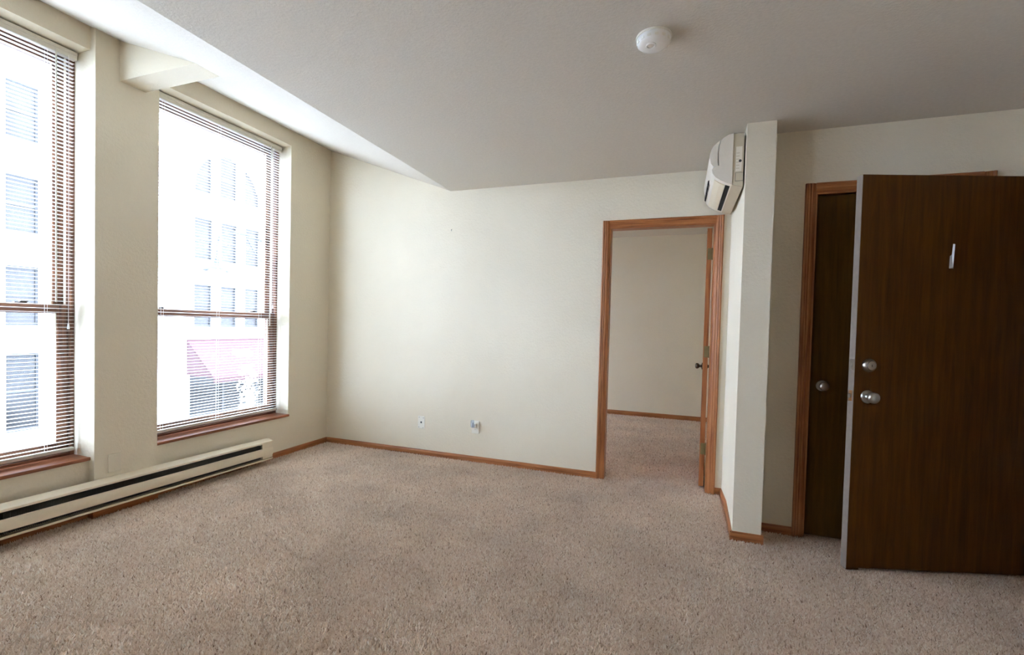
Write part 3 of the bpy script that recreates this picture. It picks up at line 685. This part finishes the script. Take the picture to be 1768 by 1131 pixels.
# ------------------------------------------------------------------ outdoors: street and the building across it
XF = -18.0; ZG = -3.6
structure('ground', B(-17.2, -4.6, -30, 50, ZG - 0.3, ZG - 0.12), 'asphalt', 'street between the two buildings', 'street')
structure('sidewalk', B(-19, -15.2, -30, 50, ZG - 0.2, ZG), 'walk', 'concrete sidewalk in front of the pale building opposite', 'sidewalk')
structure('sidewalk_near', B(-6.4, -3.8, -30, 50, ZG - 0.2, ZG), 'walk', 'concrete sidewalk under the windows', 'sidewalk')
b = tag(empty('building', (XF, 12, ZG)), 'pale stone building across the street with rows of windows', 'building')
cols3 = [(12.95, 13.76), (14.08, 14.88), (15.22, 16.00)]
colL = (7.515, 8.29)
rows = [(3.55, 5.20), (0.88, 2.60)]
wins = [(colL[0], colL[1], z0, z1) for z0, z1 in [(6.20, 7.90)] + rows] + [(a, c, z0, z1) for a, c in cols3 for z0, z1 in rows]
low = (7.52, 8.30, -2.20, 0.06); store = (12.80, 17.6, -2.73, -0.70); archh = (12.95, 15.98, 6.20, 8.0)
obj('facade_wall', wall_holes(0, XF, XF - 0.45, -25, 45, ZG - 0.1, 8.7, wins + [low, store, archh]), 'stone', b)
obj('backing_wall', B(XF - 1.2, XF - 0.9, -25, 45, ZG - 0.1, 8.7), 'stone', b)
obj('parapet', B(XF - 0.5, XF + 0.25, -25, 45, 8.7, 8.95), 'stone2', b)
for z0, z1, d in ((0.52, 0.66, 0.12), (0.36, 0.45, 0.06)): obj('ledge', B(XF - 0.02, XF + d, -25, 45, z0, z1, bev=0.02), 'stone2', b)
def xwin(y0, y1, z0, z1, mat='xpane'):
    f = obj('window', wall_holes(0, XF - 0.14, XF - 0.20, y0, y1, z0, z1, [(y0 + 0.06, y1 - 0.06, z0 + 0.06, (z0 + z1) / 2 - 0.025), (y0 + 0.06, y1 - 0.06, (z0 + z1) / 2 + 0.025, z1 - 0.07)]), 'xframe', b)
    obj('pane', B(XF - 0.185, XF - 0.175, y0 + 0.05, y1 - 0.05, z0 + 0.05, z1 - 0.06), mat, f)
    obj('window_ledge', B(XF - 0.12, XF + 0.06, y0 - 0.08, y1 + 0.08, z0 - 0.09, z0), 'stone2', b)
for wn in wins: xwin(*wn)
xwin(*low, mat='xpane2')
f = obj('shop_window', wall_holes(0, XF - 0.14, XF - 0.20, store[0], store[1], store[2], store[3], [(store[0] + 0.08, 14.3, store[2] + 0.1, store[3] - 0.08), (14.38, 15.95, store[2] + 0.1, store[3] - 0.08), (16.03, 17.5, store[2] + 0.1, store[3] - 0.08)]), 'xframe', b)
obj('pane', B(XF - 0.185, XF - 0.175, store[0] + 0.05, store[1] - 0.05, store[2] + 0.05, store[3] - 0.05), 'xpane2', f)
# great arched window of three lights: spandrels, mullions, arch moulding, panes
ca, rad, zs_ = 14.465, 1.515, 6.46
bm = bmesh.new()
for sgn in (-1, 1):
    pr = None
    for i in range(17):
        t = math.pi / 2 * i / 16
        y = ca + sgn * rad * math.cos(t); z = zs_ + rad * math.sin(t)
        cur = [(y, z), (ca + sgn * rad, z) if False else (y, 8.0)]
        if pr:
            q = [pr[0], cur[0], cur[1], pr[1]]
            for x in (XF - 0.0005, XF - 0.40): bm.faces.new([bm.verts.new((x, yy_, zz_)) for yy_, zz_ in q])
            bm.faces.new([bm.verts.new(v) for v in ((XF - 0.0005, *pr[0]), (XF - 0.40, *pr[0]), (XF - 0.40, *cur[0]), (XF - 0.0005, *cur[0]))])
        pr = cur
bmesh.ops.remove_doubles(bm, verts=bm.verts, dist=1e-5); bmesh.ops.recalc_face_normals(bm, faces=bm.faces)
obj('arch_spandrel', bm, 'stone', b)
bm = bmesh.new(); outl = []
for i in range(33):
    t = math.pi * i / 32; outl.append((ca + (rad + 0.20) * math.cos(t), zs_ + (rad + 0.20) * math.sin(t)))
for i in range(32, -1, -1):
    t = math.pi * i / 32; outl.append((ca + (rad + 0.06) * math.cos(t), zs_ + (rad + 0.06) * math.sin(t)))
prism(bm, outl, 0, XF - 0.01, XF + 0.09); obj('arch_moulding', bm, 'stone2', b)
for y0, y1 in ((13.71, 14.05), (14.84, 15.19)): obj('mullion', B(XF - 0.30, XF - 0.04, y0, y1, 6.20, 7.95), 'stone', b)
for y0, y1 in ((12.95, 13.71), (14.05, 14.84), (15.19, 15.98)):
    f = obj('window', wall_holes(0, XF - 0.14, XF - 0.20, y0, y1, 6.20, 8.0, [(y0 + 0.05, y1 - 0.05, 6.25, 6.98), (y0 + 0.05, y1 - 0.05, 7.03, 7.92)]), 'xframe', b)
    obj('pane', B(XF - 0.185, XF - 0.175, y0 + 0.04, y1 - 0.04, 6.24, 7.95), 'xpane', f)
obj('window_ledge', B(XF - 0.12, XF + 0.06, 12.87, 16.06, 6.11, 6.20), 'stone2', b)

# awning over the shop window
aw = tag(empty('awning', (XF, 15, -1.1)), 'red canvas awning with a white oval over the shop window', 'awning')
ay0, ay1 = 12.66, 17.7
T, Bt = Vector((XF + 0.02, 0, 0.36)), Vector((-16.5, 0, -1.02))
obj('canvas', P([(T.x, T.z), (Bt.x, Bt.z), (Bt.x - 0.03, Bt.z), (T.x, T.z - 0.03)], 1, ay0, ay1), 'awning', aw)
obj('valance', B(Bt.x - 0.02, Bt.x, ay0, ay1, Bt.z - 0.20, Bt.z - 0.002), 'awning', aw)
for y in (ay0, ay1 - 0.02): obj('side_panel', P([(T.x, T.z - 0.04), (Bt.x - 0.06, Bt.z - 0.01), (T.x, Bt.z - 0.01)], 1, y + 0.002, y + 0.018), 'awning', aw)
dirv = (Bt - T).normalized(); nn = Vector((-dirv.z, 0, dirv.x)); nn = nn if nn.x > 0 else -nn
bm = bmesh.new(); c0 = T + (Bt - T) * 0.42 + Vector((0, 14.60, 0))
ovs = []
for dzz in (0.004, 0.016): ovs.append([bm.verts.new(c0 + nn * dzz + Vector((0, 0.50 * math.cos(2 * math.pi * i / 28), 0)) + dirv * 0.22 * math.sin(2 * math.pi * i / 28)) for i in range(28)])
bm.faces.new(ovs[0]); bm.faces.new(ovs[1])
for i in range(28): bm.faces.new((ovs[0][i], ovs[0][(i + 1) % 28], ovs[1][(i + 1) % 28], ovs[1][i]))
bmesh.ops.recalc_face_normals(bm, faces=bm.faces); obj('oval_print', bm, 'emblem', aw)

# street lamp with curved arm and bell shade
lx = -11.0
sl = tag(empty('street_lamp', (lx, 10.35, ZG)), 'grey street lamp with a curved arm and bell shade outside the window', 'street lamp')
bm = bmesh.new(); lathe(bm, [(0, -0.12), (0.20, -0.12), (0.20, 0.1), (0.14, 0.5), (0.085, 0.8), (0.07, 3.0), (0.055, 6.9), (0, 7.0)], Matrix.Translation((lx, 10.35, ZG)), 16); obj('pole', bm, 'lamp', sl, sm=True)
arm = [(lx, 10.35, 3.10), (lx, 10.1, 3.30), (lx, 9.75, 3.42), (lx, 9.35, 3.48), (lx, 8.97, 3.45), (lx, 8.70, 3.38), (lx, 8.55, 3.28), (lx, 8.50, 3.10), (lx, 8.49, 2.70)]
bm = bmesh.new(); tube(bm, arm, 0.028, 8); obj('arm', bm, 'lamp', sl, sm=True)
bm = bmesh.new(); tube(bm, [(lx, 10.30, 2.4), (lx, 9.9, 2.75), (lx, 9.55, 3.1), (lx, 9.3, 3.46)], 0.016, 8); obj('brace', bm, 'lamp', sl, sm=True)
bm = bmesh.new(); lathe(bm, [(0, 0.35), (0.05, 0.35), (0.07, 0.22), (0.12, 0.14), (0.22, 0.09), (0.29, 0.02), (0.30, 0), (0.28, 0.0), (0, 0.03)], Matrix.Translation((lx, 8.49, 2.42)), 24); obj('shade', bm, 'lamp', sl, sm=True)
bm = bmesh.new(); lathe(bm, [(0, -0.30), (0.06, -0.295), (0.10, -0.27), (0.16, -0.16), (0.19, -0.05), (0.19, 0.012), (0, 0.012)], Matrix.Translation((lx, 8.49, 2.42)), 20); obj('globe', bm, 'globe', sl, sm=True)

# small pale tree on the far sidewalk
tr = tag(empty('street_tree', (-15.6, 13.35, ZG)), 'small pale-leaved street tree in front of the shop', 'tree')
bm = bmesh.new(); tube(bm, [(-15.6, 13.35, ZG - 0.02), (-15.62, 13.33, -2.9), (-15.58, 13.36, -2.2), (-15.6, 13.34, -1.5)], [0.05, 0.04, 0.03, 0.015], 8); obj('trunk', bm, 'bark', tr, sm=True)
bm = bmesh.new()
for i in range(150):
    u = random.random(); a = random.uniform(0, 6.283); rr = 0.42 * math.sqrt(random.random())
    zz = -2.25 + 1.75 * u; wdt = 0.35 + 0.65 * math.sin(math.pi * min(1, u * 1.05))
    c = Vector((-15.6 + rr * wdt * math.cos(a), 13.35 + rr * wdt * math.sin(a), zz))
    ax = Vector((random.uniform(-1, 1), random.uniform(-1, 1), random.uniform(-0.6, 0.9))).normalized(); bx_ = ax.orthogonal().normalized()
    L_, W_ = random.uniform(0.09, 0.17), random.uniform(0.03, 0.06)
    q = [c - ax * L_, c + bx_ * W_, c + ax * L_, c - bx_ * W_]; nrm = ax.cross(bx_) * 0.006
    lo_ = [bm.verts.new(p - nrm) for p in q]; hi_ = [bm.verts.new(p + nrm) for p in q]
    bm.faces.new(lo_[::-1]); bm.faces.new(hi_)
    for j in range(4): bm.faces.new((lo_[j], lo_[(j + 1) % 4], hi_[(j + 1) % 4], hi_[j]))
tag(obj('foliage', bm, 'leaf', tr), kind='stuff')
